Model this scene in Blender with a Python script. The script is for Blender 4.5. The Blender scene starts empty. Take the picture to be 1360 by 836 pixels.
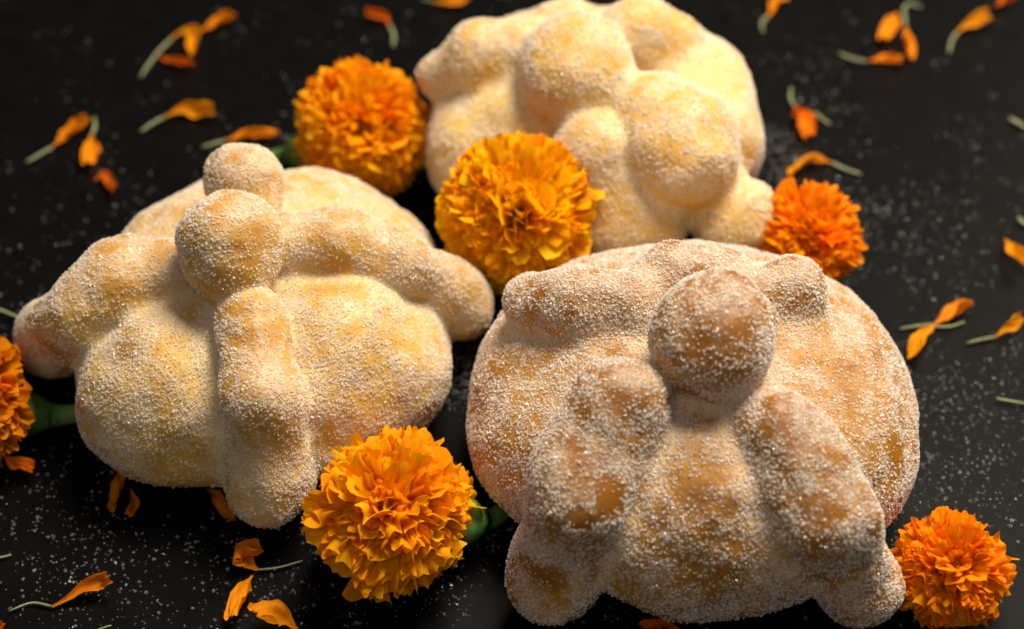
import bpy, math, random
import numpy as np
from mathutils import Vector, Matrix

random.seed(7)
rng = np.random.default_rng(7)
scene = bpy.context.scene
C = scene.collection

# ------------------------------------------------------------------ camera, light, exposure
H = 0.35
F_PX = 1360 * 50.0 / 36.0
cam_data = bpy.data.cameras.new('camera')
cam = bpy.data.objects.new('camera', cam_data)
C.objects.link(cam)
cam.location = (0, -H, H)
cam.rotation_euler = (math.radians(45), 0, 0)
cam_data.lens = 50
cam_data.sensor_width = 36
cam_data.clip_start = 0.01
cam_data.clip_end = 50
cam_data.dof.use_dof = True
cam_data.dof.focus_distance = 0.402
cam_data.dof.aperture_fstop = 6.3
scene.camera = cam

world = bpy.data.worlds.new('World')
scene.world = world
world.use_nodes = True
bg = world.node_tree.nodes['Background']
bg.inputs['Color'].default_value = (0.85, 0.85, 0.92, 1)
bg.inputs['Strength'].default_value = 0.05


def area_light(name, loc, target, size, power, colour):
    ld = bpy.data.lights.new(name, 'AREA')
    ld.shape = 'RECTANGLE'
    ld.size, ld.size_y = size
    ld.energy = power
    ld.color = colour
    o = bpy.data.objects.new(name, ld)
    C.objects.link(o)
    o.location = loc
    d = Vector(target) - Vector(loc)
    o.rotation_euler = d.to_track_quat('-Z', 'Y').to_euler()
    return o


area_light('key_lamp', (0.22, 0.20, 0.80), (0.02, 0.0, 0.0), (0.40, 0.34), 15.4, (1.0, 0.895, 0.74))
area_light('side_lamp', (0.75, 0.60, 0.52), (0.05, 0.05, 0.0), (0.35, 0.30), 4.5, (1.0, 0.86, 0.70))
area_light('fill_lamp', (-0.15, -0.75, 0.9), (0.0, 0.0, 0.0), (0.7, 0.7), 2.3, (1.0, 0.94, 0.88))

scene.view_settings.view_transform = 'Standard'
scene.view_settings.look = 'None'
scene.view_settings.exposure = 0.0
scene.view_settings.gamma = 1.0
scene.view_settings.use_curve_mapping = False
scene.cycles.max_bounces = 8
scene.cycles.transparent_max_bounces = 8
scene.cycles.caustics_reflective = False
scene.cycles.caustics_refractive = False
scene.cycles.use_denoising = True

# ------------------------------------------------------------------ picture point -> place helpers
S2 = math.sqrt(0.5)
CAM = np.array([0, -H, H])


def ray(px, py):
    u = (px - 680) / F_PX
    v = (418 - py) / F_PX
    return np.array([u, S2 * (1 + v), -S2 * (1 - v)])


def at(px, py, z=0.0):
    d = ray(px, py)
    t = (H - z) / -d[2]
    return CAM + d * t


def depth_at(p):
    return (p[1] + H) * S2 - (p[2] - H) * S2


# ------------------------------------------------------------------ noise
_lat = rng.random((32, 32, 32))


def vnoise(p):
    i = np.floor(p).astype(int)
    f = p - i
    f = f * f * (3 - 2 * f)
    out = 0
    for a in (0, 1):
        for b in (0, 1):
            for c in (0, 1):
                w = (f[:, 0] if a else 1 - f[:, 0]) * (f[:, 1] if b else 1 - f[:, 1]) * (f[:, 2] if c else 1 - f[:, 2])
                out = out + w * _lat[(i[:, 0] + a) % 32, (i[:, 1] + b) % 32, (i[:, 2] + c) % 32]
    return out


def fbm(p, n=3):
    out, amp, tot = 0, 1.0, 0.0
    for k in range(n):
        out = out + amp * vnoise(p * (2 ** k) + 7.3 * k)
        tot += amp
        amp *= 0.55
    return out / tot


def smooth(a, b, x):
    t = np.clip((x - a) / (b - a), 0, 1)
    return t * t * (3 - 2 * t)


# ------------------------------------------------------------------ materials
def new_mat(name):
    m = bpy.data.materials.new(name)
    m.use_nodes = True
    nt = m.node_tree
    return m, nt, nt.nodes, nt.links, nt.nodes['Principled BSDF']


def ramp(nodes, stops):
    r = nodes.new('ShaderNodeValToRGB')
    els = r.color_ramp.elements
    while len(els) < len(stops):
        els.new(0.5)
    for e, (pos, col) in zip(els, stops):
        e.position = pos
        e.color = (*col, 1)
    return r


def crust_material(name, pale, gold, brown, dust):
    m, nt, N, L, P = new_mat(name)
    tc = N.new('ShaderNodeTexCoord')
    n1 = N.new('ShaderNodeTexNoise'); n1.inputs['Scale'].default_value = 55; n1.inputs['Detail'].default_value = 7; n1.inputs['Roughness'].default_value = 0.62
    L.new(tc.outputs['Object'], n1.inputs['Vector'])
    at_b = N.new('ShaderNodeAttribute'); at_b.attribute_name = 'browning'
    add = N.new('ShaderNodeMath'); add.operation = 'MULTIPLY_ADD'
    L.new(n1.outputs['Fac'], add.inputs[0]); add.inputs[1].default_value = 0.7
    sub = N.new('ShaderNodeMath'); sub.operation = 'SUBTRACT'; sub.inputs[1].default_value = 0.34
    L.new(at_b.outputs['Fac'], sub.inputs[0])
    L.new(sub.outputs[0], add.inputs[2])
    rp = ramp(N, [(0.1, pale), (0.5, gold), (0.95, brown)])
    L.new(add.outputs[0], rp.inputs['Fac'])
    # fine sugar dust caught on the crust
    n2 = N.new('ShaderNodeTexNoise'); n2.inputs['Scale'].default_value = 1300; n2.inputs['Detail'].default_value = 2
    L.new(tc.outputs['Object'], n2.inputs['Vector'])
    at_s = N.new('ShaderNodeAttribute'); at_s.attribute_name = 'sugar'
    ms = N.new('ShaderNodeMath'); ms.operation = 'MULTIPLY_ADD'
    L.new(n2.outputs['Fac'], ms.inputs[0]); ms.inputs[1].default_value = 1.3
    s2 = N.new('ShaderNodeMath'); s2.operation = 'SUBTRACT'; s2.inputs[1].default_value = 0.95
    L.new(at_s.outputs['Fac'], s2.inputs[0]); L.new(s2.outputs[0], ms.inputs[2])
    cl = N.new('ShaderNodeMath'); cl.operation = 'MULTIPLY'; cl.use_clamp = True; cl.inputs[1].default_value = 0.36
    L.new(ms.outputs[0], cl.inputs[0])
    mx = N.new('ShaderNodeMixRGB')
    L.new(cl.outputs[0], mx.inputs['Fac']); L.new(rp.outputs['Color'], mx.inputs['Color1']); mx.inputs['Color2'].default_value = (*dust, 1)
    L.new(mx.outputs['Color'], P.inputs['Base Color'])
    P.inputs['Roughness'].default_value = 0.45
    P.inputs['Specular IOR Level'].default_value = 0.35
    P.inputs['Subsurface Weight'].default_value = 0.12
    P.inputs['Subsurface Radius'].default_value = (0.002, 0.0014, 0.0008)
    P.inputs['Subsurface Scale'].default_value = 1.0
    n3 = N.new('ShaderNodeTexNoise'); n3.inputs['Scale'].default_value = 420; n3.inputs['Detail'].default_value = 4
    L.new(tc.outputs['Object'], n3.inputs['Vector'])
    bp = N.new('ShaderNodeBump'); bp.inputs['Strength'].default_value = 0.6; bp.inputs['Distance'].default_value = 0.0005
    L.new(n3.outputs['Fac'], bp.inputs['Height']); L.new(bp.outputs['Normal'], P.inputs['Normal'])
    return m


def sugar_material(name, lo, hi, clear):
    m, nt, N, L, P = new_mat(name)
    g = N.new('ShaderNodeNewGeometry')
    rp = ramp(N, [(0.0, lo), (1.0, hi)])
    L.new(g.outputs['Random Per Island'], rp.inputs['Fac'])
    L.new(rp.outputs['Color'], P.inputs['Base Color'])
    P.inputs['Roughness'].default_value = 0.12
    P.inputs['Specular IOR Level'].default_value = 0.9
    tl = N.new('ShaderNodeBsdfTranslucent'); L.new(rp.outputs['Color'], tl.inputs['Color'])
    m1 = N.new('ShaderNodeMixShader'); m1.inputs['Fac'].default_value = 0.55
    L.new(P.outputs[0], m1.inputs[1]); L.new(tl.outputs[0], m1.inputs[2])
    tr = N.new('ShaderNodeBsdfTransparent')
    mix = N.new('ShaderNodeMixShader'); mix.inputs['Fac'].default_value = clear
    L.new(m1.outputs[0], mix.inputs[1]); L.new(tr.outputs[0], mix.inputs[2])
    L.new(mix.outputs[0], N['Material Output'].inputs['Surface'])
    return m


def petal_material():
    m, nt, N, L, P = new_mat('marigold_petal')
    oi = N.new('ShaderNodeObjectInfo')
    tc = N.new('ShaderNodeTexCoord')
    mp = N.new('ShaderNodeMapping'); mp.inputs['Scale'].default_value = (14, 14, 1.4)
    L.new(tc.outputs['Object'], mp.inputs['Vector'])
    n = N.new('ShaderNodeTexNoise'); n.inputs['Scale'].default_value = 1.0; n.inputs['Detail'].default_value = 3
    L.new(mp.outputs['Vector'], n.inputs['Vector'])
    hs = N.new('ShaderNodeHueSaturation')
    mr = N.new('ShaderNodeMapRange'); mr.inputs['To Min'].default_value = 0.72; mr.inputs['To Max'].default_value = 1.18
    L.new(n.outputs['Fac'], mr.inputs['Value']); L.new(mr.outputs[0], hs.inputs['Value'])
    L.new(oi.outputs['Color'], hs.inputs['Color'])
    L.new(hs.outputs['Color'], P.inputs['Base Color'])
    P.inputs['Roughness'].default_value = 0.6
    P.inputs['Specular IOR Level'].default_value = 0.08
    tl = N.new('ShaderNodeBsdfTranslucent'); L.new(hs.outputs['Color'], tl.inputs['Color'])
    mix = N.new('ShaderNodeMixShader'); mix.inputs['Fac'].default_value = 0.45
    L.new(P.outputs[0], mix.inputs[1]); L.new(tl.outputs[0], mix.inputs[2])
    L.new(mix.outputs[0], N['Material Output'].inputs['Surface'])
    return m


def plain(name, col, rough=0.5, spec=0.3, var=0.25, scale=300):
    m, nt, N, L, P = new_mat(name)
    tc = N.new('ShaderNodeTexCoord')
    n = N.new('ShaderNodeTexNoise'); n.inputs['Scale'].default_value = scale; n.inputs['Detail'].default_value = 3
    L.new(tc.outputs['Object'], n.inputs['Vector'])
    rp = ramp(N, [(0.3, tuple(c * (1 - var) for c in col)), (0.7, tuple(min(1, c * (1 + var)) for c in col))])
    L.new(n.outputs['Fac'], rp.inputs['Fac']); L.new(rp.outputs['Color'], P.inputs['Base Color'])
    P.inputs['Roughness'].default_value = rough
    P.inputs['Specular IOR Level'].default_value = spec
    return m


M_petal = petal_material()
M_green = plain('marigold_green', (0.10, 0.22, 0.05), 0.55, 0.25)
M_tube = plain('floret_tube', (0.20, 0.22, 0.11), 0.5, 0.3)
M_core = plain('flower_core', (0.60, 0.20, 0.005), 0.7, 0.1)


def table_material():
    m, nt, N, L, P = new_mat('black_board')
    tc = N.new('ShaderNodeTexCoord')
    n = N.new('ShaderNodeTexNoise'); n.inputs['Scale'].default_value = 90; n.inputs['Detail'].default_value = 6
    L.new(tc.outputs['Object'], n.inputs['Vector'])
    rp = ramp(N, [(0.3, (0.0018, 0.0019, 0.0021)), (0.7, (0.0036, 0.0035, 0.0035))])
    L.new(n.outputs['Fac'], rp.inputs['Fac']); L.new(rp.outputs['Color'], P.inputs['Base Color'])
    P.inputs['Roughness'].default_value = 0.43
    P.inputs['Specular IOR Level'].default_value = 0.052
    n2 = N.new('ShaderNodeTexNoise'); n2.inputs['Scale'].default_value = 1500; n2.inputs['Detail'].default_value = 2
    L.new(tc.outputs['Object'], n2.inputs['Vector'])
    bp = N.new('ShaderNodeBump'); bp.inputs['Strength'].default_value = 0.15; bp.inputs['Distance'].default_value = 0.0002
    L.new(n2.outputs['Fac'], bp.inputs['Height']); L.new(bp.outputs['Normal'], P.inputs['Normal'])
    return m


# ------------------------------------------------------------------ object helpers
def mesh_np(name, verts, quads, mat, smooth_shade=True, normals=None):
    verts = np.asarray(verts, dtype=np.float32)
    quads = np.asarray(quads, dtype=np.int32)
    k = quads.shape[1]
    me = bpy.data.meshes.new(name)
    me.vertices.add(len(verts)); me.vertices.foreach_set('co', verts.ravel())
    me.loops.add(quads.size); me.loops.foreach_set('vertex_index', quads.ravel())
    me.polygons.add(len(quads))
    me.polygons.foreach_set('loop_start', np.arange(0, quads.size, k, dtype=np.int32))
    me.polygons.foreach_set('use_smooth', np.full(len(quads), smooth_shade))
    me.update(calc_edges=True)
    me.validate()
    if mat:
        me.materials.append(mat)
    if normals is not None:
        me.normals_split_custom_set_from_vertices([tuple(n) for n in normals])
    return me


def link(name, me, parent=None):
    o = bpy.data.objects.new(name, me)
    C.objects.link(o)
    if parent:
        o.parent = parent
    return o


def thing(name, label, cat, loc, group=None):
    o = bpy.data.objects.new(name, None)
    o.empty_display_size = 0.01
    C.objects.link(o)
    o.location = tuple(loc)
    o['label'] = label
    o['category'] = cat
    if group:
        o['group'] = group
    return o


def tube(points, radii, sides=8, caps=True):
    pts = [Vector(p) for p in points]
    V, Q = [], []
    for i, p in enumerate(pts):
        d = (pts[min(i + 1, len(pts) - 1)] - pts[max(i - 1, 0)]).normalized()
        a = d.cross(Vector((0, 0, 1)))
        a = a.normalized() if a.length > 1e-6 else Vector((1, 0, 0))
        b = d.cross(a)
        for k in range(sides):
            w = 2 * math.pi * k / sides
            V.append(p + (a * math.cos(w) + b * math.sin(w)) * radii[i])
    for i in range(len(pts) - 1):
        for k in range(sides):
            k2 = (k + 1) % sides
            Q.append((i * sides + k, i * sides + k2, (i + 1) * sides + k2, (i + 1) * sides + k))
    if caps:
        for base, pt in ((0, pts[0]), ((len(pts) - 1) * sides, pts[-1])):
            V.append(pt)
            c = len(V) - 1
            for k in range(0, sides, 2):
                Q.append((c, base + k, base + (k + 1) % sides, base + (k + 2) % sides))
    return V, Q


def catmull(pts, n):
    pts = [Vector(p) for p in pts]
    if len(pts) == 2:
        return [pts[0].lerp(pts[1], i / (n - 1)) for i in range(n)]
    ext = [pts[0] * 2 - pts[1]] + pts + [pts[-1] * 2 - pts[-2]]
    out = []
    for i in range(n):
        x = i / (n - 1) * (len(pts) - 1)
        k = min(int(x), len(pts) - 2)
        t = x - k
        p0, p1, p2, p3 = ext[k:k + 4]
        out.append(0.5 * ((2 * p1) + (p2 - p0) * t + (2 * p0 - 5 * p1 + 4 * p2 - p3) * t * t + (3 * p1 - p0 - 3 * p2 + p3) * t ** 3))
    return out


# ------------------------------------------------------------------ the table
bm_v = [(-1.2, -0.75, 0), (1.2, -0.75, 0), (1.2, 1.1, 0), (-1.2, 1.1, 0),
        (-1.2, -0.75, -0.03), (1.2, -0.75, -0.03), (1.2, 1.1, -0.03), (-1.2, 1.1, -0.03)]
bm_f = [(0, 1, 2, 3), (7, 6, 5, 4), (0, 4, 5, 1), (1, 5, 6, 2), (2, 6, 7, 3), (3, 7, 4, 0)]
table = link('table_top', mesh_np('table_top', bm_v, bm_f, table_material(), False))
table['kind'] = 'structure'


# ------------------------------------------------------------------ sugar grains
_box = np.array([[x, y, z] for x in (-1, 1) for y in (-1, 1) for z in (-1, 1)], dtype=float)
_boxf = np.array([[0, 1, 3, 2], [4, 6, 7, 5], [0, 4, 5, 1], [2, 3, 7, 6], [0, 2, 6, 4], [1, 5, 7, 3]])


def rand_rot(n):
    q = rng.normal(size=(n, 4))
    q /= np.linalg.norm(q, axis=1, keepdims=True)
    w, x, y, z = q.T
    R = np.empty((n, 3, 3))
    R[:, 0, 0] = 1 - 2 * (y * y + z * z); R[:, 0, 1] = 2 * (x * y - z * w); R[:, 0, 2] = 2 * (x * z + y * w)
    R[:, 1, 0] = 2 * (x * y + z * w); R[:, 1, 1] = 1 - 2 * (x * x + z * z); R[:, 1, 2] = 2 * (y * z - x * w)
    R[:, 2, 0] = 2 * (x * z - y * w); R[:, 2, 1] = 2 * (y * z + x * w); R[:, 2, 2] = 1 - 2 * (x * x + y * y)
    return R


def grains(name, pts, sizes, mat):
    n = len(pts)
    half = sizes[:, None] * rng.uniform(0.62, 1.15, (n, 3)) * 0.5
    v = _box[None] * half[:, None, :] * rng.uniform(0.72, 1.12, (n, 8, 3))
    v = np.einsum('nij,nkj->nki', rand_rot(n), v) + pts[:, None, :]
    f = _boxf[None] + (np.arange(n) * 8)[:, None, None]
    return mesh_np(name, v.reshape(-1, 3), f.reshape(-1, 4), mat, False), v


# ------------------------------------------------------------------ breads from one blended dough surface
def smin(a, b, k):
    h = np.maximum(k - np.abs(a - b), 0) / k
    return np.minimum(a, b) - h * h * k * 0.25


class Dough:
    """loaf dome plus bones and balls pressed on it"""

    def __init__(self, centre, radii, zc, up, down, turn=0.0, power=2.0):
        self.c = np.array([centre[0], centre[1], zc])
        self.r = radii
        self.up, self.down = up, down
        self.ca, self.sa = math.cos(turn), math.sin(turn)
        self.pw = power
        self.prims = []      # (part name, spheres, k)

    def body(self, p):
        q = p - self.c
        x = q[..., 0] * self.ca + q[..., 1] * self.sa
        y = -q[..., 0] * self.sa + q[..., 1] * self.ca
        z = q[..., 2]
        rz = np.where(z > 0, self.up, self.down)
        n = self.pw
        ax, ay, az = np.abs(x) / self.r[0], np.abs(y) / self.r[1], np.abs(z) / rz
        k0 = (ax ** n + ay ** n + az ** n + 1e-9) ** (1 / n)
        g = np.sqrt((ax ** (n - 1) / self.r[0]) ** 2 + (ay ** (n - 1) / self.r[1]) ** 2 + (az ** (n - 1) / rz) ** 2) / k0 ** (n - 1) + 1e-9
        return (k0 - 1) / g

    def hit(self, px, py, e):
        d = ray(px, py)
        ts = np.arange(0.30, 0.62, 0.0004)
        p = CAM + d * ts[:, None]
        ts, p = ts[p[:, 2] > 0.012], p[p[:, 2] > 0.012]
        f = self.body(p) - e
        i = int(np.argmax(f < 0)) if (f < 0).any() else int(np.argmin(f))   # beyond the loaf: where the line of sight passes closest
        return p[i]

    def bone(self, part, spheres, k=0.005, inner=0.006):
        """spheres: (px, py, radius in picture points, height) - height a number: z in metres, or ('on', lift as share of radius)"""
        out = []
        for px, py, r, h in spheres:
            if isinstance(h, tuple):
                p = self.hit(px, py, 0.0)
                R = r * depth_at(p) / F_PX
                p = self.hit(px, py, h[1] * R)
            else:
                p = at(px, py, h)
            R = r * depth_at(p) / F_PX
            out.append((p, R))
        self.prims.append((part, out, k, inner))

    def prim(self, p, spheres, inner):
        d = None
        if len(spheres) == 1:
            return np.linalg.norm(p - spheres[0][0], axis=-1) - spheres[0][1]
        for (a, ra), (b, rb) in zip(spheres[:-1], spheres[1:]):
            ba = b - a
            h = np.clip(((p - a) @ ba) / (ba @ ba), 0, 1)
            hs = h * h * (3 - 2 * h)
            s = np.linalg.norm(p - a - h[..., None] * ba, axis=-1) - (ra + hs * (rb - ra))
            d = s if d is None else smin(d, s, inner)
        return d

    def all(self, p):
        ds = [self.body(p)] + [self.prim(p, s, i) for _, s, _, i in self.prims]
        return ds

    def f(self, p, ds=None):
        ds = self.all(p) if ds is None else ds
        d = ds[0]
        for e, (_, _, k, _) in zip(ds[1:], self.prims):
            d = smin(d, e, k)
        sh = p.shape
        w = p.reshape(-1, 3)
        lump = (vnoise(w * 75 + self.c * 100) - 0.5) * 0.0032 + (vnoise(w * 190 + 3) - 0.5) * 0.0009
        d = d + lump.reshape(sh[:-1])
        return np.maximum(d, 0.0004 - p[..., 2])


def surface_nets(fn, lo, hi, h):
    n = np.ceil((hi - lo) / h).astype(int) + 1
    xs = [lo[i] + h * np.arange(n[i]) for i in range(3)]
    Fv = np.empty(n, dtype=np.float32)
    for i in range(n[0]):                      # slab by slab to keep memory small
        g = np.stack(np.meshgrid([xs[0][i]], xs[1], xs[2], indexing='ij'), -1)[0]
        Fv[i] = fn(g)
    s = Fv < 0
    cnt = np.zeros(n - 1, dtype=np.int8)
    for a in (0, 1):
        for b in (0, 1):
            for c in (0, 1):
                cnt += s[a:n[0] - 1 + a, b:n[1] - 1 + b, c:n[2] - 1 + c]
    act = np.argwhere((cnt > 0) & (cnt < 8))
    idx = -np.ones(n - 1, dtype=np.int64)
    idx[tuple(act.T)] = np.arange(len(act))
    acc = np.zeros((len(act), 3)); num = np.zeros(len(act))
    corners = [(a, b, c) for a in (0, 1) for b in (0, 1) for c in (0, 1)]
    for ca in corners:
        for ax in range(3):
            if ca[ax] == 0:
                cb = list(ca); cb[ax] = 1
                fa = Fv[tuple((act + ca).T)]; fb = Fv[tuple((act + cb).T)]
                m = (fa < 0) != (fb < 0)
                t = np.where(m, fa / np.where(fa - fb == 0, 1, fa - fb), 0)
                pt = np.array(ca, dtype=float)[None].repeat(len(act), 0)
                pt[:, ax] += t
                acc += pt * m[:, None]; num += m
    V = (act + acc / num[:, None]) * h + lo
    Q = []
    for ax in range(3):
        u, v = (ax + 1) % 3, (ax + 2) % 3
        sl0 = [slice(None)] * 3; sl1 = [slice(None)] * 3
        sl0[ax] = slice(0, n[ax] - 1); sl1[ax] = slice(1, n[ax])
        ch = s[tuple(sl0)] != s[tuple(sl1)]
        e = np.argwhere(ch)
        e = e[(e[:, u] > 0) & (e[:, v] > 0) & (e[:, u] < n[u] - 1) & (e[:, v] < n[v] - 1)]
        ins = s[tuple(e.T)]
        def cell(du, dv):
            c = e.copy(); c[:, u] += du; c[:, v] += dv
            return idx[tuple(c.T)]
        q = np.stack([cell(-1, -1), cell(0, -1), cell(0, 0), cell(-1, 0)], 1)
        q[~ins] = q[~ins][:, ::-1]
        Q.append(q)
    return V, np.concatenate(Q)


def grad(fn, p, e=2e-4):
    g = np.empty_like(p)
    for i in range(3):
        d = np.zeros(3); d[i] = e
        g[:, i] = (fn(p + d) - fn(p - d)) / (2 * e)
    return g


def build_bread(label, dough, crust, sugar, count, size, patches, base_cover, grid=0.0013):
    lo = dough.c - np.array([dough.r[0] + 0.03, dough.r[1] + 0.03, 0]); hi = dough.c + np.array([dough.r[0] + 0.03, dough.r[1] + 0.03, 0])
    lo[2] = -0.003; hi[2] = 0.1
    V, Q = surface_nets(dough.f, lo, hi, grid)
    for _ in range(2):
        g = grad(dough.f, V)
        V = V - g * (dough.f(V) / np.maximum((g * g).sum(1), 0.2))[:, None]
    g = grad(dough.f, V, 4e-4)
    NV = g / np.maximum(np.linalg.norm(g, axis=1, keepdims=True), 1e-6)
    ds = np.array(dough.all(V))
    part = ds.argmin(0)
    lobes = [k + 1 for k, p in enumerate(dough.prims) if p[0] == 'loaf']
    part = np.where(np.isin(part, lobes), 0, part)
    ds[0] = np.minimum(ds[0], ds[lobes].min(0)) if lobes else ds[0]
    ds[lobes] = 1.0
    srt = np.sort(ds, axis=0)
    crease = np.exp(-((srt[1] - srt[0]) / 0.0035) ** 2) * (srt[0] > -0.004)      # valleys where two pieces of dough meet
    # how much sugar clings where: sides and undersides shed it, valleys gather it
    nz = NV[:, 2]
    cov = base_cover * smooth(-0.75, 0.1, nz) * (0.25 + 0.75 * smooth(0.004, 0.016, V[:, 2]))
    cov = cov * (0.32 + 0.70 * smooth(0.36, 0.64, fbm(V * 170 + 11, 4)) + 0.5 * smooth(0.36, 0.64, fbm(V * 380 + 5, 3)))
    rubbed = np.zeros(len(V))
    for px, py, r, amt in patches:
        d = ray(px, py); t = 0.2
        for _ in range(200):
            p = CAM + d * t
            fv = float(dough.f(p[None])[0])
            if fv < 3e-5 or t > 0.8:
                break
            t += max(fv * 0.6, 1e-5)
        R = r * depth_at(p) / F_PX
        dist = np.linalg.norm(V - p, axis=1) / R + (fbm(V * 240, 4) - 0.5) * 2.0
        cov = cov * (1 - amt * (1 - smooth(0.55, 1.1, dist)))
        rubbed = np.maximum(rubbed, max(amt, 0) * (1 - smooth(0.2, 1.1, dist)))   # worn spots are baked browner
    cov = np.clip(cov + 0.55 * crease * smooth(-0.1, 0.4, nz), 0, 1.25)
    brown = np.clip(0.44 + 0.24 * smooth(0.2, 0.95, nz) * (part > 0) + 0.22 * smooth(0.02, 0.06, V[:, 2]) - 0.35 * crease - 0.25 * (1 - smooth(0.0, 0.02, V[:, 2])) + 0.3 * rubbed, 0, 1)

    root = thing('sweet_bread', label, 'bread', (dough.c[0], dough.c[1], 0), 'sugared sweet breads on the black table')
    off = np.array([dough.c[0], dough.c[1], 0])
    fpart = part[Q]
    fpart = np.sort(fpart, axis=1)[:, 1]
    names = ['loaf'] + [p[0] for p in dough.prims]
    for k, nm in enumerate(names):
        fq = Q[fpart == k]
        if len(fq) == 0:
            continue
        used, inv = np.unique(fq, return_inverse=True)
        me = mesh_np(nm, V[used] - off, inv.reshape(fq.shape), crust, True, NV[used])
        for an, arr in (('sugar', cov), ('browning', brown)):
            a = me.attributes.new(an, 'FLOAT', 'POINT')
            a.data.foreach_set('value', arr[used].astype(np.float32))
        link(nm, me, root)
    # grains
    P4 = V[Q]
    area = 0.5 * np.linalg.norm(np.cross(P4[:, 2] - P4[:, 0], P4[:, 3] - P4[:, 1]), axis=1)
    w = area * np.clip(cov[Q].mean(1), 0, None) ** 1.25
    w[P4[:, :, 2].mean(1) < 0.002] = 0
    fi = rng.choice(len(Q), count, p=w / w.sum())
    a = rng.random((count, 1)); b = rng.random((count, 1))
    wt = np.concatenate([(1 - a) * (1 - b), a * (1 - b), a * b, (1 - a) * b], 1)
    pt = (P4[fi] * wt[..., None]).sum(1)
    nn = (NV[Q[fi]] * wt[..., None]).sum(1)
    sz = size * (0.55 + 0.75 * rng.random(count) ** 1.3)
    pt = pt + nn * (sz * 0.22 * rng.uniform(0.2, 1.6, count))[:, None]
    me, _ = grains('sugar_coating', pt - off, sz, sugar)
    so = link('sugar_coating', me, root)
    so['kind'] = 'stuff'
    return root


ON = lambda e: ('on', e)
M_sugar_left = sugar_material('sugar_left', (0.82, 0.77, 0.68), (1.0, 0.97, 0.91), 0.42)
M_sugar_front = sugar_material('sugar_front', (0.82, 0.76, 0.68), (1.0, 0.97, 0.93), 0.34)
M_crust_left = crust_material('crust_left', (0.66, 0.46, 0.13), (0.57, 0.34, 0.06), (0.42, 0.20, 0.027), (0.84, 0.74, 0.55))
M_crust_front = crust_material('crust_front', (0.54, 0.31, 0.05), (0.40, 0.18, 0.017), (0.23, 0.085, 0.007), (0.80, 0.66, 0.46))
M_crust_back = crust_material('crust_back', (0.74, 0.56, 0.18), (0.66, 0.43, 0.10), (0.52, 0.28, 0.045), (0.86, 0.76, 0.58))

# front bread
d = Dough((0.055, -0.0640), (0.0675, 0.0600), 0.022, 0.039, 0.022, 0.0, 2.2)
d.bone('loaf', [(892, 700, 116, 0.0275), (1000, 700, 114, 0.0275)], 0.014)
d.bone('loaf', [(935, 620, 100, ON(-0.45)), (945, 565, 80, ON(-0.5))], 0.012)
d.bone('dough_bone', [(828, 542, 70, ON(0.5)), (768, 652, 49, ON(0.85)), (736, 764, 65, 0.018)], 0.003, 0.02)
d.bone('dough_bone', [(1034, 582, 65, ON(0.5)), (1090, 680, 48, ON(0.9)), (1138, 775, 60, 0.017)], 0.003, 0.02)
d.bone('dough_bone', [(835, 405, 42, ON(0.3)), (770, 403, 47, ON(0.35)), (706, 402, 38, ON(0.5))], 0.006)
d.bone('dough_bone', [(960, 372, 40, ON(0.2)), (892, 370, 46, ON(0.35))], 0.008)
d.bone('dough_bone', [(1000, 393, 36, ON(0.25)), (1052, 383, 46, ON(0.35))], 0.008)
d.bone('dough_ball', [(945, 447, 87, ON(0.82))], 0.002)
build_bread('brown sugared sweet bread with a round ball on top, between two orange flowers', d, M_crust_front, M_sugar_front,
            74000, 0.00050, [(1000, 540, 40, -0.7), (940, 535, 40, -0.6), (900, 520, 30, -0.6), (795, 700, 14, -0.6), (925, 660, 58, 0.66), (812, 660, 28, 0.9), (1035, 545, 26, 0.7), (1130, 500, 40, 0.5), (770, 690, 18, 0.9), (725, 770, 34, 0.7), (950, 450, 60, 0.45),
                             (1190, 600, 35, 0.7), (825, 535, 40, 0.3), (1100, 720, 30, 0.5), (940, 770, 60, 0.4)], 0.8)

# left bread
d = Dough((-0.079, -0.024), (0.0595, 0.064), 0.019, 0.0355, 0.020, 0.0, 2.2)
d.bone('loaf', [(210, 528, 102, 0.026), (235, 505, 102, 0.03)], 0.012)
d.bone('loaf', [(488, 488, 100, 0.027), (465, 470, 100, 0.032)], 0.012)
d.bone('dough_bone', [(337, 430, 51, ON(0.45)), (348, 530, 44, ON(0.8)), (360, 638, 59, 0.0185)], 0.0025, 0.010)
d.bone('dough_bone', [(225, 362, 46, ON(0.2)), (168, 380, 54, ON(0.15)), (112, 422, 42, ON(0.5)), (70, 452, 53, 0.019)], 0.004, 0.01)
d.bone('dough_bone', [(385, 325, 46, ON(0.3)), (450, 325, 48, ON(0.4)), (530, 352, 42, ON(0.55)), (608, 404, 49, 0.024)], 0.003)
d.bone('dough_bone', [(330, 272, 48, ON(0.4)), (325, 244, 54, ON(0.7))], 0.003)
d.bone('dough_ball', [(305, 322, 71, ON(0.95)), (306, 340, 68, ON(0.85))], 0.0018)
build_bread('pale sugared sweet bread on the left with a long bone running down its front', d, M_crust_left, M_sugar_left,
            66000, 0.00049, [(60, 455, 32, 0.65), (440, 375, 45, 0.7), (335, 325, 40, 0.6), (300, 385, 45, 0.7), (360, 440, 30, 0.4), (430, 590, 30, 0.7), (340, 560, 25, 0.4), (250, 630, 60, 0.6), (170, 400, 40, 0.4)], 0.85)

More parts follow.
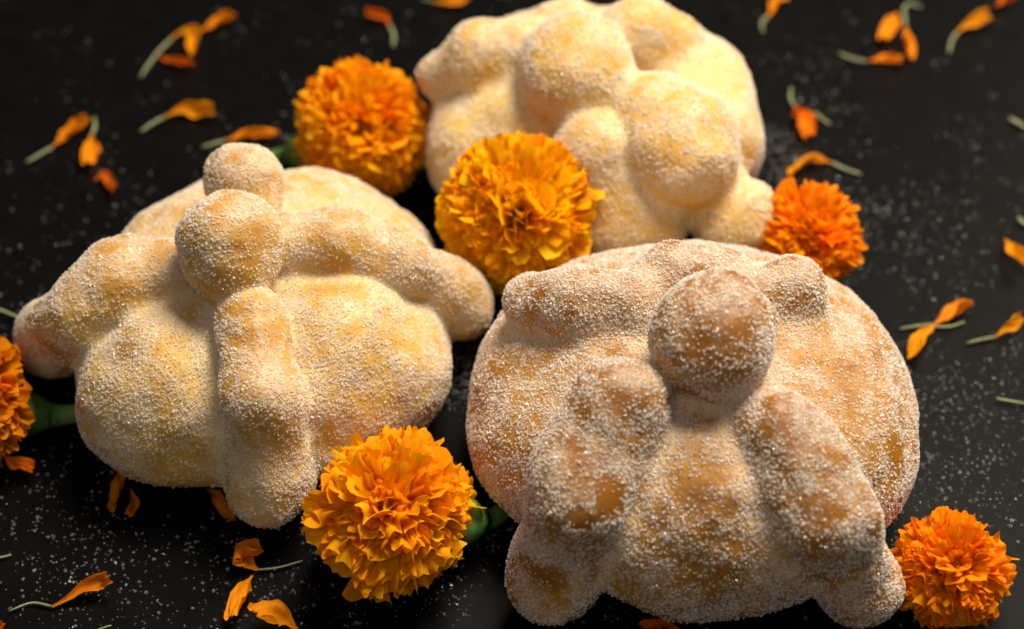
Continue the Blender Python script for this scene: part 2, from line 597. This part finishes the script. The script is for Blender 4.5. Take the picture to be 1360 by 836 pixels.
# back bread
d = Dough((0.031, 0.076), (0.061, 0.060), 0.021, 0.036, 0.021, 0.0, 2.25)
d.bone('loaf', [(660, 205, 88, 0.026), (700, 180, 80, 0.035)], 0.012)
d.bone('dough_bone', [(790, 200, 54, ON(0.35)), (836, 282, 79, 0.029)], 0.004)
d.bone('dough_bone', [(872, 165, 68, ON(0.35)), (903, 200, 76, ON(0.42)), (945, 258, 38, ON(0.4)), (974, 288, 61, 0.0285)], 0.0028)
d.bone('loaf', [(925, 120, 68, ON(-0.35)), (945, 185, 66, ON(-0.3))], 0.012)
d.bone('dough_bone', [(690, 75, 50, ON(0.3)), (640, 80, 46, ON(0.5)), (594, 104, 40, 0.045)], 0.006)
d.bone('dough_bone', [(845, 48, 50, ON(0.5)), (895, 62, 46, ON(0.4))], 0.008)
d.bone('dough_bone', [(740, 42, 42, ON(0.3)), (760, 42, 42, ON(0.3))], 0.008)
d.bone('dough_ball', [(765, 95, 79, ON(0.45))], 0.005)
build_bread('pale yellow sugared sweet bread at the back behind the round orange flower', d, M_crust_back, M_sugar_left,
            40000, 0.00060, [(710, 175, 40, 0.6), (770, 60, 40, 0.4), (960, 262, 40, 0.4), (640, 110, 30, 0.5), (900, 30, 40, 0.4), (985, 215, 30, 0.4)], 0.85, 0.0016)


# ------------------------------------------------------------------ marigolds
def petal_mesh(seed):
    r = random.Random(seed)
    ns, nt = 18, 8
    ph, ph2 = r.uniform(0, 6.28), r.uniform(0, 6.28)
    freq = r.uniform(5.0, 8.0)
    amp = r.uniform(0.05, 0.085)
    bend = r.uniform(0.0, 0.95)
    cup = r.uniform(-0.9, 1.1)
    wide = r.uniform(0.17, 0.24)
    twist = r.uniform(-0.8, 0.8)
    jag = [r.uniform(-0.018, 0.01) for _ in range(ns + 1)]
    V, Q = [], []
    cy, cz, prev = 0.0, 0.34, 0.0
    for i in range(nt + 1):
        t = i / nt
        al = bend * float(smooth(0.5, 1.0, np.float64(t)))
        if i:
            cy += math.sin((al + prev) / 2) * 0.70 / nt
            cz += math.cos((al + prev) / 2) * 0.70 / nt
        prev = al
        ny, nzz = math.cos(al), -math.sin(al)            # blade normal
        ty, tz = math.sin(al), math.cos(al)
        w = 0.03 + wide * t ** 1.3
        for j in range(ns + 1):
            s = -1 + 2 * j / ns
            e = -cup * w * s * s + amp * t ** 1.6 * (math.sin(freq * s + ph) + 0.22 * math.sin(freq * 2.2 * s + ph2))
            l = -0.06 * s * s * t - 0.10 * max(0, abs(s) - 0.72) ** 2 / 0.08 * t * t + jag[j] * t ** 4 + 0.018 * t * t * math.sin(1.7 * freq * s + ph2)
            x = s * w * (1 - 0.10 * abs(s) * t * t) + 0.02 * t * t * math.cos(freq * s * 1.1 + ph2)
            y = cy + e * ny + l * ty
            z = cz + e * nzz + l * tz
            a = twist * t
            V.append((x * math.cos(a) - y * math.sin(a), x * math.sin(a) + y * math.cos(a), z))
    for i in range(nt):
        for j in range(ns):
            a = i * (ns + 1) + j
            Q.append((a, a + 1, a + ns + 2, a + ns + 1))
    return mesh_np('petal', V, Q, M_petal, True)


petal_meshes = [petal_mesh(100 + k) for k in range(24)]


def marigold(label, px, py, r_px, z, axis, tint, n=260, stem=None, squash=0.9, seed=0, ragged=0.09, lump=0.08):
    r = random.Random(seed)
    c = Vector(at(px, py, z))
    R = r_px * depth_at(np.array(c)) / F_PX
    A = Vector(axis).normalized()
    root = thing('marigold', label, 'flower', (c.x, c.y, c.z), 'orange marigold heads set among the breads')
    X = A.cross(Vector((0.3, 1, 0.2))).normalized()
    Y = A.cross(X)
    for i in range(n):
        u = (i + 0.5) / n
        ct = 1 - u * 1.72
        th = math.acos(max(-1, min(1, ct))) + r.uniform(-0.10, 0.10)
        phi = i * 2.399963 + r.uniform(-0.18, 0.18)
        dirv = A * math.cos(th) + (X * math.cos(phi) + Y * math.sin(phi)) * math.sin(th)
        away = (dirv * math.cos(th) - A)
        if away.length < 1e-4:
            away = X.copy()
        away.normalize()
        dirv = (dirv + Vector((r.gauss(0, 1), r.gauss(0, 1), r.gauss(0, 1))) * 0.05).normalized()
        away = (away - dirv * away.dot(dirv) + X * r.uniform(-0.25, 0.25) + Y * r.uniform(-0.25, 0.25))
        away = (away - dirv * away.dot(dirv)).normalized()
        side = away.cross(dirv).normalized()
        s = R * r.uniform(1.0 - ragged, 1.0 + ragged * 0.1) * (1 + lump * math.sin(3.1 * dirv.x + 4.3 * dirv.y + seed) * math.sin(4 * dirv.z + 2.7 * dirv.x + 2 * seed))
        wv = r.uniform(0.72, 1.30)
        sq = 1 - (1 - squash) * abs(math.cos(th)) ** 2
        o = link('petal', petal_meshes[r.randrange(len(petal_meshes))], root)
        m = Matrix.Identity(4)
        for k in range(3):
            m[k][0] = side[k] * s * wv
            m[k][1] = away[k] * s * wv
            m[k][2] = dirv[k] * s * sq
        o.matrix_local = m
        v = r.uniform(0.80, 1.12) * (0.72 if r.random() < 0.06 else 1.0)
        o.color = (min(1, tint[0] * r.uniform(0.93, 1.05)), tint[1] * v, tint[2], 1)
    # core
    V, Q = [], []
    for i in range(7):
        a = math.pi * i / 6
        for j in range(10):
            b = 2 * math.pi * j / 10
            V.append(Vector((math.sin(a) * math.cos(b), math.sin(a) * math.sin(b), math.cos(a))) * R * 0.52)
    for i in range(6):
        for j in range(10):
            Q.append((i * 10 + j, (i + 1) * 10 + j, (i + 1) * 10 + (j + 1) % 10, i * 10 + (j + 1) % 10))
    link('flower_core', mesh_np('flower_core', V, Q, M_core), root)
    if stem:
        pts = catmull([Vector(p) - c for p in stem], 12)
        rr = [0.0078 * R / 0.024 * f for f in (0.75, 1.0, 1.0, 0.9, 0.72, 0.55, 0.45, 0.42, 0.4, 0.4, 0.4, 0.4)]
        V, Q = tube(pts[:6], rr[:6], 10)
        link('calyx', mesh_np('calyx', V, Q, M_green), root)
        V, Q = tube(pts[5:], [x * 0.98 for x in rr[5:]], 10)
        link('stem', mesh_np('stem', V, Q, M_green), root)
    return root


ORANGE = (1.0, 0.45, 0.004)
YELLOW = (1.0, 0.53, 0.004)
DEEP = (0.97, 0.33, 0.003)
marigold('large frilly orange marigold in front, between the left bread and the front bread', 521, 681, 107, 0.0238, (0.05, -0.35, 0.9), ORANGE, 300,
         stem=[at(600, 690, 0.016), at(628, 692, 0.012), at(650, 690, 0.007), at(668, 680, 0.004)], seed=3, ragged=0.13, lump=0.11)
marigold('round yellow-orange marigold in the middle, nestled between the three breads', 686, 283, 101, 0.039, (0.05, -0.85, 0.45), YELLOW, 300, seed=5, ragged=0.08)
marigold('orange marigold at the back left, behind the left bread', 481, 172, 92, 0.026, (0.0, -0.7, 0.6), ORANGE, 300,
         stem=[at(420, 195, 0.016), at(395, 205, 0.010), at(375, 208, 0.005), at(355, 212, 0.003)], seed=8)
marigold('small deep orange marigold beside the knob of the back bread, on the right', 1070, 318, 73, 0.025, (0.3, -0.5, 0.8), DEEP, 230, seed=11, ragged=0.14, lump=0.08)
marigold('reddish orange marigold at the lower right, touching the front bread', 1264, 757, 77, 0.0165, (-0.2, -0.3, 0.9), DEEP, 270, seed=14, ragged=0.14, lump=0.13)
marigold('dark orange marigold cut off by the left edge, with a thick green stem', -52, 533, 100, 0.0225, (-0.8, -0.3, 0.5), (0.78, 0.26, 0.003), 240,
         stem=[at(-20, 545, 0.018), at(40, 550, 0.010), at(75, 552, 0.008), at(130, 546, 0.006), at(170, 540, 0.005)], seed=17, ragged=0.12)


# ------------------------------------------------------------------ fallen florets
def blade_mesh(pts, width, seed, curl=0.35, wave=0.42):
    r = random.Random(seed)
    n, m = 13, 12
    P = catmull(pts, n)
    ph = r.uniform(0, 6.28)
    V, Q = [], []
    for i, p in enumerate(P):
        t = i / (n - 1)
        dv = (P[min(i + 1, n - 1)] - P[max(i - 1, 0)]).normalized()
        side = dv.cross(Vector((0, 0, 1))).normalized()
        up = side.cross(dv).normalized()
        roll = (r.random() - 0.5) * 0.25 + 0.9 * math.sin(ph) * t + 0.25 * math.sin(9 * t + ph)
        side, up = side * math.cos(roll) + up * math.sin(roll), up * math.cos(roll) - side * math.sin(roll)
        prof = 0.16 + 0.84 * (smooth(0.0, 0.62, np.float64(t)) * (1 - 0.22 * smooth(0.78, 1.0, np.float64(t))))
        w = width * float(prof) * 0.5
        for j in range(m + 1):
            s = -1 + 2 * j / m
            q = p + side * (s * w) + up * (curl * w * s * s + wave * w * t * math.sin(3.1 * s + ph + 5 * t) + 0.18 * w * t * math.sin(9 * s + 2 * ph + 4 * t))
            if i == n - 1:
                q = q + dv * (width * (0.13 * math.sin(5.2 * s + ph) + 0.09 * math.sin(11 * s + 3 * ph) - 0.12 * s * s))
            q = q + up * r.gauss(0, 0.075) * w + side * r.gauss(0, 0.03) * w
            q.z = max(q.z, 0.0003)
            V.append(q)
    for i in range(n - 1):
        for j in range(m):
            a = i * (m + 1) + j
            Q.append((a, a + 1, a + m + 2, a + m + 1))
    return V, Q


def floret(label, blade=None, stalk=None, width=22, tint=(0.92, 0.30, 0.006), lift=0.004, curl=0.75, seed=1, srad=4.0, name='fallen_floret'):
    ref = (blade or stalk)[0]
    base = Vector(at(ref[0], ref[1], 0))
    k = depth_at(np.array(base)) / F_PX
    root = thing(name, label, 'petal' if blade else 'stalk', base, 'loose florets scattered over the table' if blade else 'bare green floret stalks on the table')
    if blade:
        nb = len(blade)
        pts = [Vector(at(x, y, 0.0012 + lift * (i / (nb - 1)) ** 1.3)) - base for i, (x, y) in enumerate(blade)]
        V, Q = blade_mesh(pts, width * 0.86 * k, seed, curl * random.Random(seed).uniform(0.5, 1.4))
        V = [Vector(v) for v in V]
        o = link('petal', mesh_np('petal', V, Q, M_petal), root)
        r = random.Random(seed)
        o.color = (tint[0], tint[1] * r.uniform(0.85, 1.15), tint[2], 1)
    if stalk:
        pts = catmull([Vector(at(x, y, 0.0012)) - base for x, y in stalk], 8)
        rad = [srad * k * f for f in (0.9, 1, 1, 0.95, 0.9, 0.85, 0.8, 0.6)]
        V, Q = tube(pts, [x * 0.46 for x in rad], 8)
        link('tube', mesh_np('tube', V, Q, M_tube), root)
    return root


RED = (0.75, 0.15, 0.006)
floret('orange floret pointing up right, topmost of the twisted cluster at the upper left', [(262, 44), (285, 33), (311, 19)], [(262, 44), (245, 46)], 24, seed=1)
floret('long green stalked floret with a hooked orange tip in the upper left cluster', [(228, 52), (245, 44), (260, 46), (255, 70)], [(228, 52), (208, 72), (186, 103)], 20, seed=2, srad=5)
floret('short reddish floret lying under the hooked one in the upper left cluster', [(210, 76), (228, 82), (255, 84)], None, 16, RED, seed=3)
floret('curved brownish orange floret alone above the back left marigold', [(518, 35), (510, 22), (485, 15)], [(518, 35), (523, 48), (522, 62)], 14, RED, seed=4, srad=5)
floret('orange floret cut by the top edge, left of the back bread', [(575, 2), (595, 5), (622, -4)], [(575, 2), (560, -1)], 16, seed=5)
floret('orange trumpet floret with a green tube, lying alone left of the back left marigold', [(220, 155), (250, 147), (284, 147)], [(220, 155), (203, 164), (187, 175)], 26, seed=6, srad=5)
floret('orange floret lying just behind the small knob of the left bread', [(300, 187), (330, 180), (369, 177)], [(300, 187), (285, 191), (268, 196)], 24, seed=7, srad=5)
floret('broad orange floret with a pale green tube, leftmost of the pair at the left edge', [(70, 196), (92, 178), (117, 158)], [(70, 196), (55, 204), (35, 216)], 28, seed=8, srad=5)
floret('upright orange floret with flared tip, right one of the pair at the left edge', [(122, 180), (121, 200), (119, 219)], [(122, 180), (126, 168), (125, 156)], 26, seed=9, srad=5)
floret('tiny curled reddish petal just above the left bread', [(125, 240), (140, 234), (153, 251)], None, 16, RED, seed=10)
floret('orange floret cut by the top edge, just right of the back bread', [(1020, 22), (1030, 8), (1044, -6)], [(1020, 22), (1012, 30), (1013, 43)], 20, seed=11, srad=5)
floret('fat stalkless orange petal, left of the trio at the upper right', [(1191, 18), (1184, 32), (1174, 53)], None, 24, seed=12)
floret('slim orange floret hanging from a bent green stalk in the upper right trio', [(1203, 36), (1205, 55), (1209, 76)], [(1203, 36), (1200, 14), (1207, 6), (1224, 10)], 18, seed=13, srad=5)
floret('horizontal orange floret below the other two of the trio at the upper right', [(1150, 82), (1172, 79), (1197, 80)], [(1150, 82), (1133, 79), (1114, 71)], 19, seed=14, srad=5)
floret('orange floret with a bent pale stalk near the top right corner', [(1271, 44), (1290, 33), (1315, 23)], [(1271, 44), (1264, 54), (1260, 71)], 21, seed=15, srad=5)
floret('orange petal cut by the top edge in the top right corner', [(1322, 8), (1335, 2), (1350, -4)], None, 20, RED, seed=16)
floret('crumpled deep orange floret with a green tube, right of the back bread', [(1056, 142), (1068, 158), (1076, 182)], [(1056, 142), (1050, 132), (1051, 117)], 26, (0.88, 0.2, 0.005), seed=17, srad=5)
floret('thin reddish floret tucked beside the crumpled one, right of the back bread', [(1082, 150), (1066, 152), (1052, 150)], [(1082, 150), (1090, 157), (1103, 166)], 14, RED, seed=18, srad=4)
floret('orange floret with a green tube to its right, just above the small marigold', [(1105, 217), (1080, 214), (1053, 230)], [(1105, 217), (1122, 225), (1144, 232)], 24, seed=19, srad=5)
floret('orange petal cut by the right edge at mid height', [(1334, 318), (1345, 332), (1366, 350)], None, 20, seed=20)
floret('orange floret reaching up right, upper one of the crossed pair by the front bread', [(1240, 432), (1262, 418), (1291, 402)], [(1240, 434), (1262, 434), (1281, 428)], 26, (0.95, 0.32, 0.006), seed=21, srad=4)
floret('orange floret pointing down left, lower one of the crossed pair by the front bread', [(1241, 431), (1226, 448), (1209, 473)], [(1241, 431), (1220, 433), (1195, 437)], 24, seed=22, srad=4)
floret('orange floret with a pale green tube near the right edge, right of the crossed pair', [(1322, 448), (1340, 436), (1359, 422)], [(1322, 448), (1305, 451), (1284, 456)], 18, seed=23, srad=4.5)
floret('folded orange petal standing against the underside of the left bread, larger of two', [(160, 618), (160, 645), (153, 676)], None, 24, (0.8, 0.24, 0.006), seed=24)
floret('small curled orange petal beside the larger folded one below the left bread', [(174, 650), (178, 668), (170, 686)], None, 14, (0.8, 0.24, 0.006), seed=25)
floret('orange petal peeking out below the left bread beside its long bone', [(276, 650), (292, 664), (312, 687)], None, 22, (0.75, 0.2, 0.006), seed=26)
floret('long twisted orange floret with a curved green tube at the lower left', [(70, 806), (105, 788), (134, 772), (147, 768)], [(70, 806), (42, 801), (12, 812)], 26, (0.85, 0.22, 0.006), lift=0.006, seed=27)
floret('broad orange petal with a long thin green stalk, upper of the lower left cluster', [(342, 757), (330, 748), (322, 738), (345, 730)], [(342, 757), (370, 754), (402, 745)], 36, lift=0.006, seed=28, srad=3)
floret('long orange petal hanging down, middle of the lower left cluster', [(336, 765), (322, 788), (308, 822)], None, 28, lift=0.005, seed=29)
floret('large torn orange petal at the bottom edge, lowest of the lower left cluster', [(395, 838), (368, 820), (335, 815)], None, 42, lift=0.008, seed=30)
floret('orange petal dropped beneath the marigold at the left edge', [(4, 604), (20, 615), (42, 624)], None, 24, (0.85, 0.2, 0.006), seed=31)
floret('orange petal showing under the bottom edge of the front bread', [(905, 838), (885, 831), (850, 829)], None, 16, RED, seed=32, lift=0.002)
floret('orange petal tip in the bottom left corner', [(-14, 840), (-4, 836), (5, 826)], None, 14, RED, seed=33)
floret('curved green stalk at the left edge beside the knob of the left bread', None, [(-12, 409), (5, 414), (24, 422)], srad=5, name='floret_stalk')
floret('pale stalk cut by the right edge near the top', None, [(1341, 158), (1352, 164), (1366, 172)], srad=6, name='floret_stalk')
floret('short green stalk at the right edge, above the cut orange petal', None, [(1353, 290), (1358, 296), (1368, 300)], srad=6, name='floret_stalk')
floret('pale green stalk at the right edge, right of the front bread', None, [(1324, 530), (1342, 533), (1366, 537)], srad=4, name='floret_stalk')
floret('green stalk tip at the left edge, above the long twisted floret', None, [(-10, 742), (4, 740), (15, 737)], srad=3.5, name='floret_stalk')
floret('pale stalk at the bottom edge, between the two lower left clusters', None, [(128, 838), (140, 833), (148, 831)], srad=3, name='floret_stalk')

# ------------------------------------------------------------------ sugar spilt on the table
clusters = [(600, 520, 32, 620), (1060, 230, 60, 420), (1040, 170, 45, 220), (1120, 260, 80, 420), (1200, 300, 110, 480), (620, 570, 30, 150), (340, 790, 70, 160),
            (120, 640, 120, 260), (250, 720, 140, 420), (90, 780, 90, 200), (640, 740, 40, 120), (1260, 560, 70, 300), (1230, 640, 50, 160), (1300, 700, 60, 160),
            (1180, 420, 70, 160), (180, 260, 130, 220), (60, 330, 80, 160), (380, 190, 50, 160), (1330, 480, 60, 120), (560, 810, 60, 120), (650, 810, 30, 80)]
P = []
for x, y, s, n in clusters:
    q = rng.normal(size=(n, 2)) * s + (x, y)
    P += [at(a, b, 0.0002) for a, b in q if b > -120]
for cx, cy, ra, n in ((0.055, -0.06, 0.068, 500), (-0.079, -0.022, 0.062, 420), (0.031, 0.076, 0.062, 420)):   # fallen off the loaves
    for _ in range(n):
        w = rng.uniform(0, 6.283); q = ra + abs(rng.normal()) * 0.012 - 0.004
        P.append((cx + q * math.cos(w), cy + q * math.sin(w), 0.0002))
for _ in range(2000):
    P.append(at(rng.uniform(-120, 1480), rng.uniform(-100, 930), 0.0002))
P = np.array(P)
keep = fbm(np.c_[P[:, :2] * 38, np.full(len(P), 4.2)], 3)
P = P[rng.random(len(P)) < smooth(0.30, 0.62, keep) * 1.1]
kids = np.repeat(P, rng.integers(0, 2, len(P)), axis=0)
kids[:, :2] += rng.normal(size=(len(kids), 2)) * 0.0022
P = np.concatenate([P, kids])
sz = 0.0003 + 0.0006 * rng.random(len(P)) ** 2.6
P[:, 2] = sz * 0.35
M_sugar_table = sugar_material('sugar_table', (0.35, 0.35, 0.35), (0.75, 0.74, 0.72), 0.68)
me, _ = grains('spilt_sugar', P, sz, M_sugar_table)
sp = link('spilt_sugar', me)
sp['kind'] = 'stuff'
sp['label'] = 'white sugar grains spilt over the black table'
sp['category'] = 'sugar'
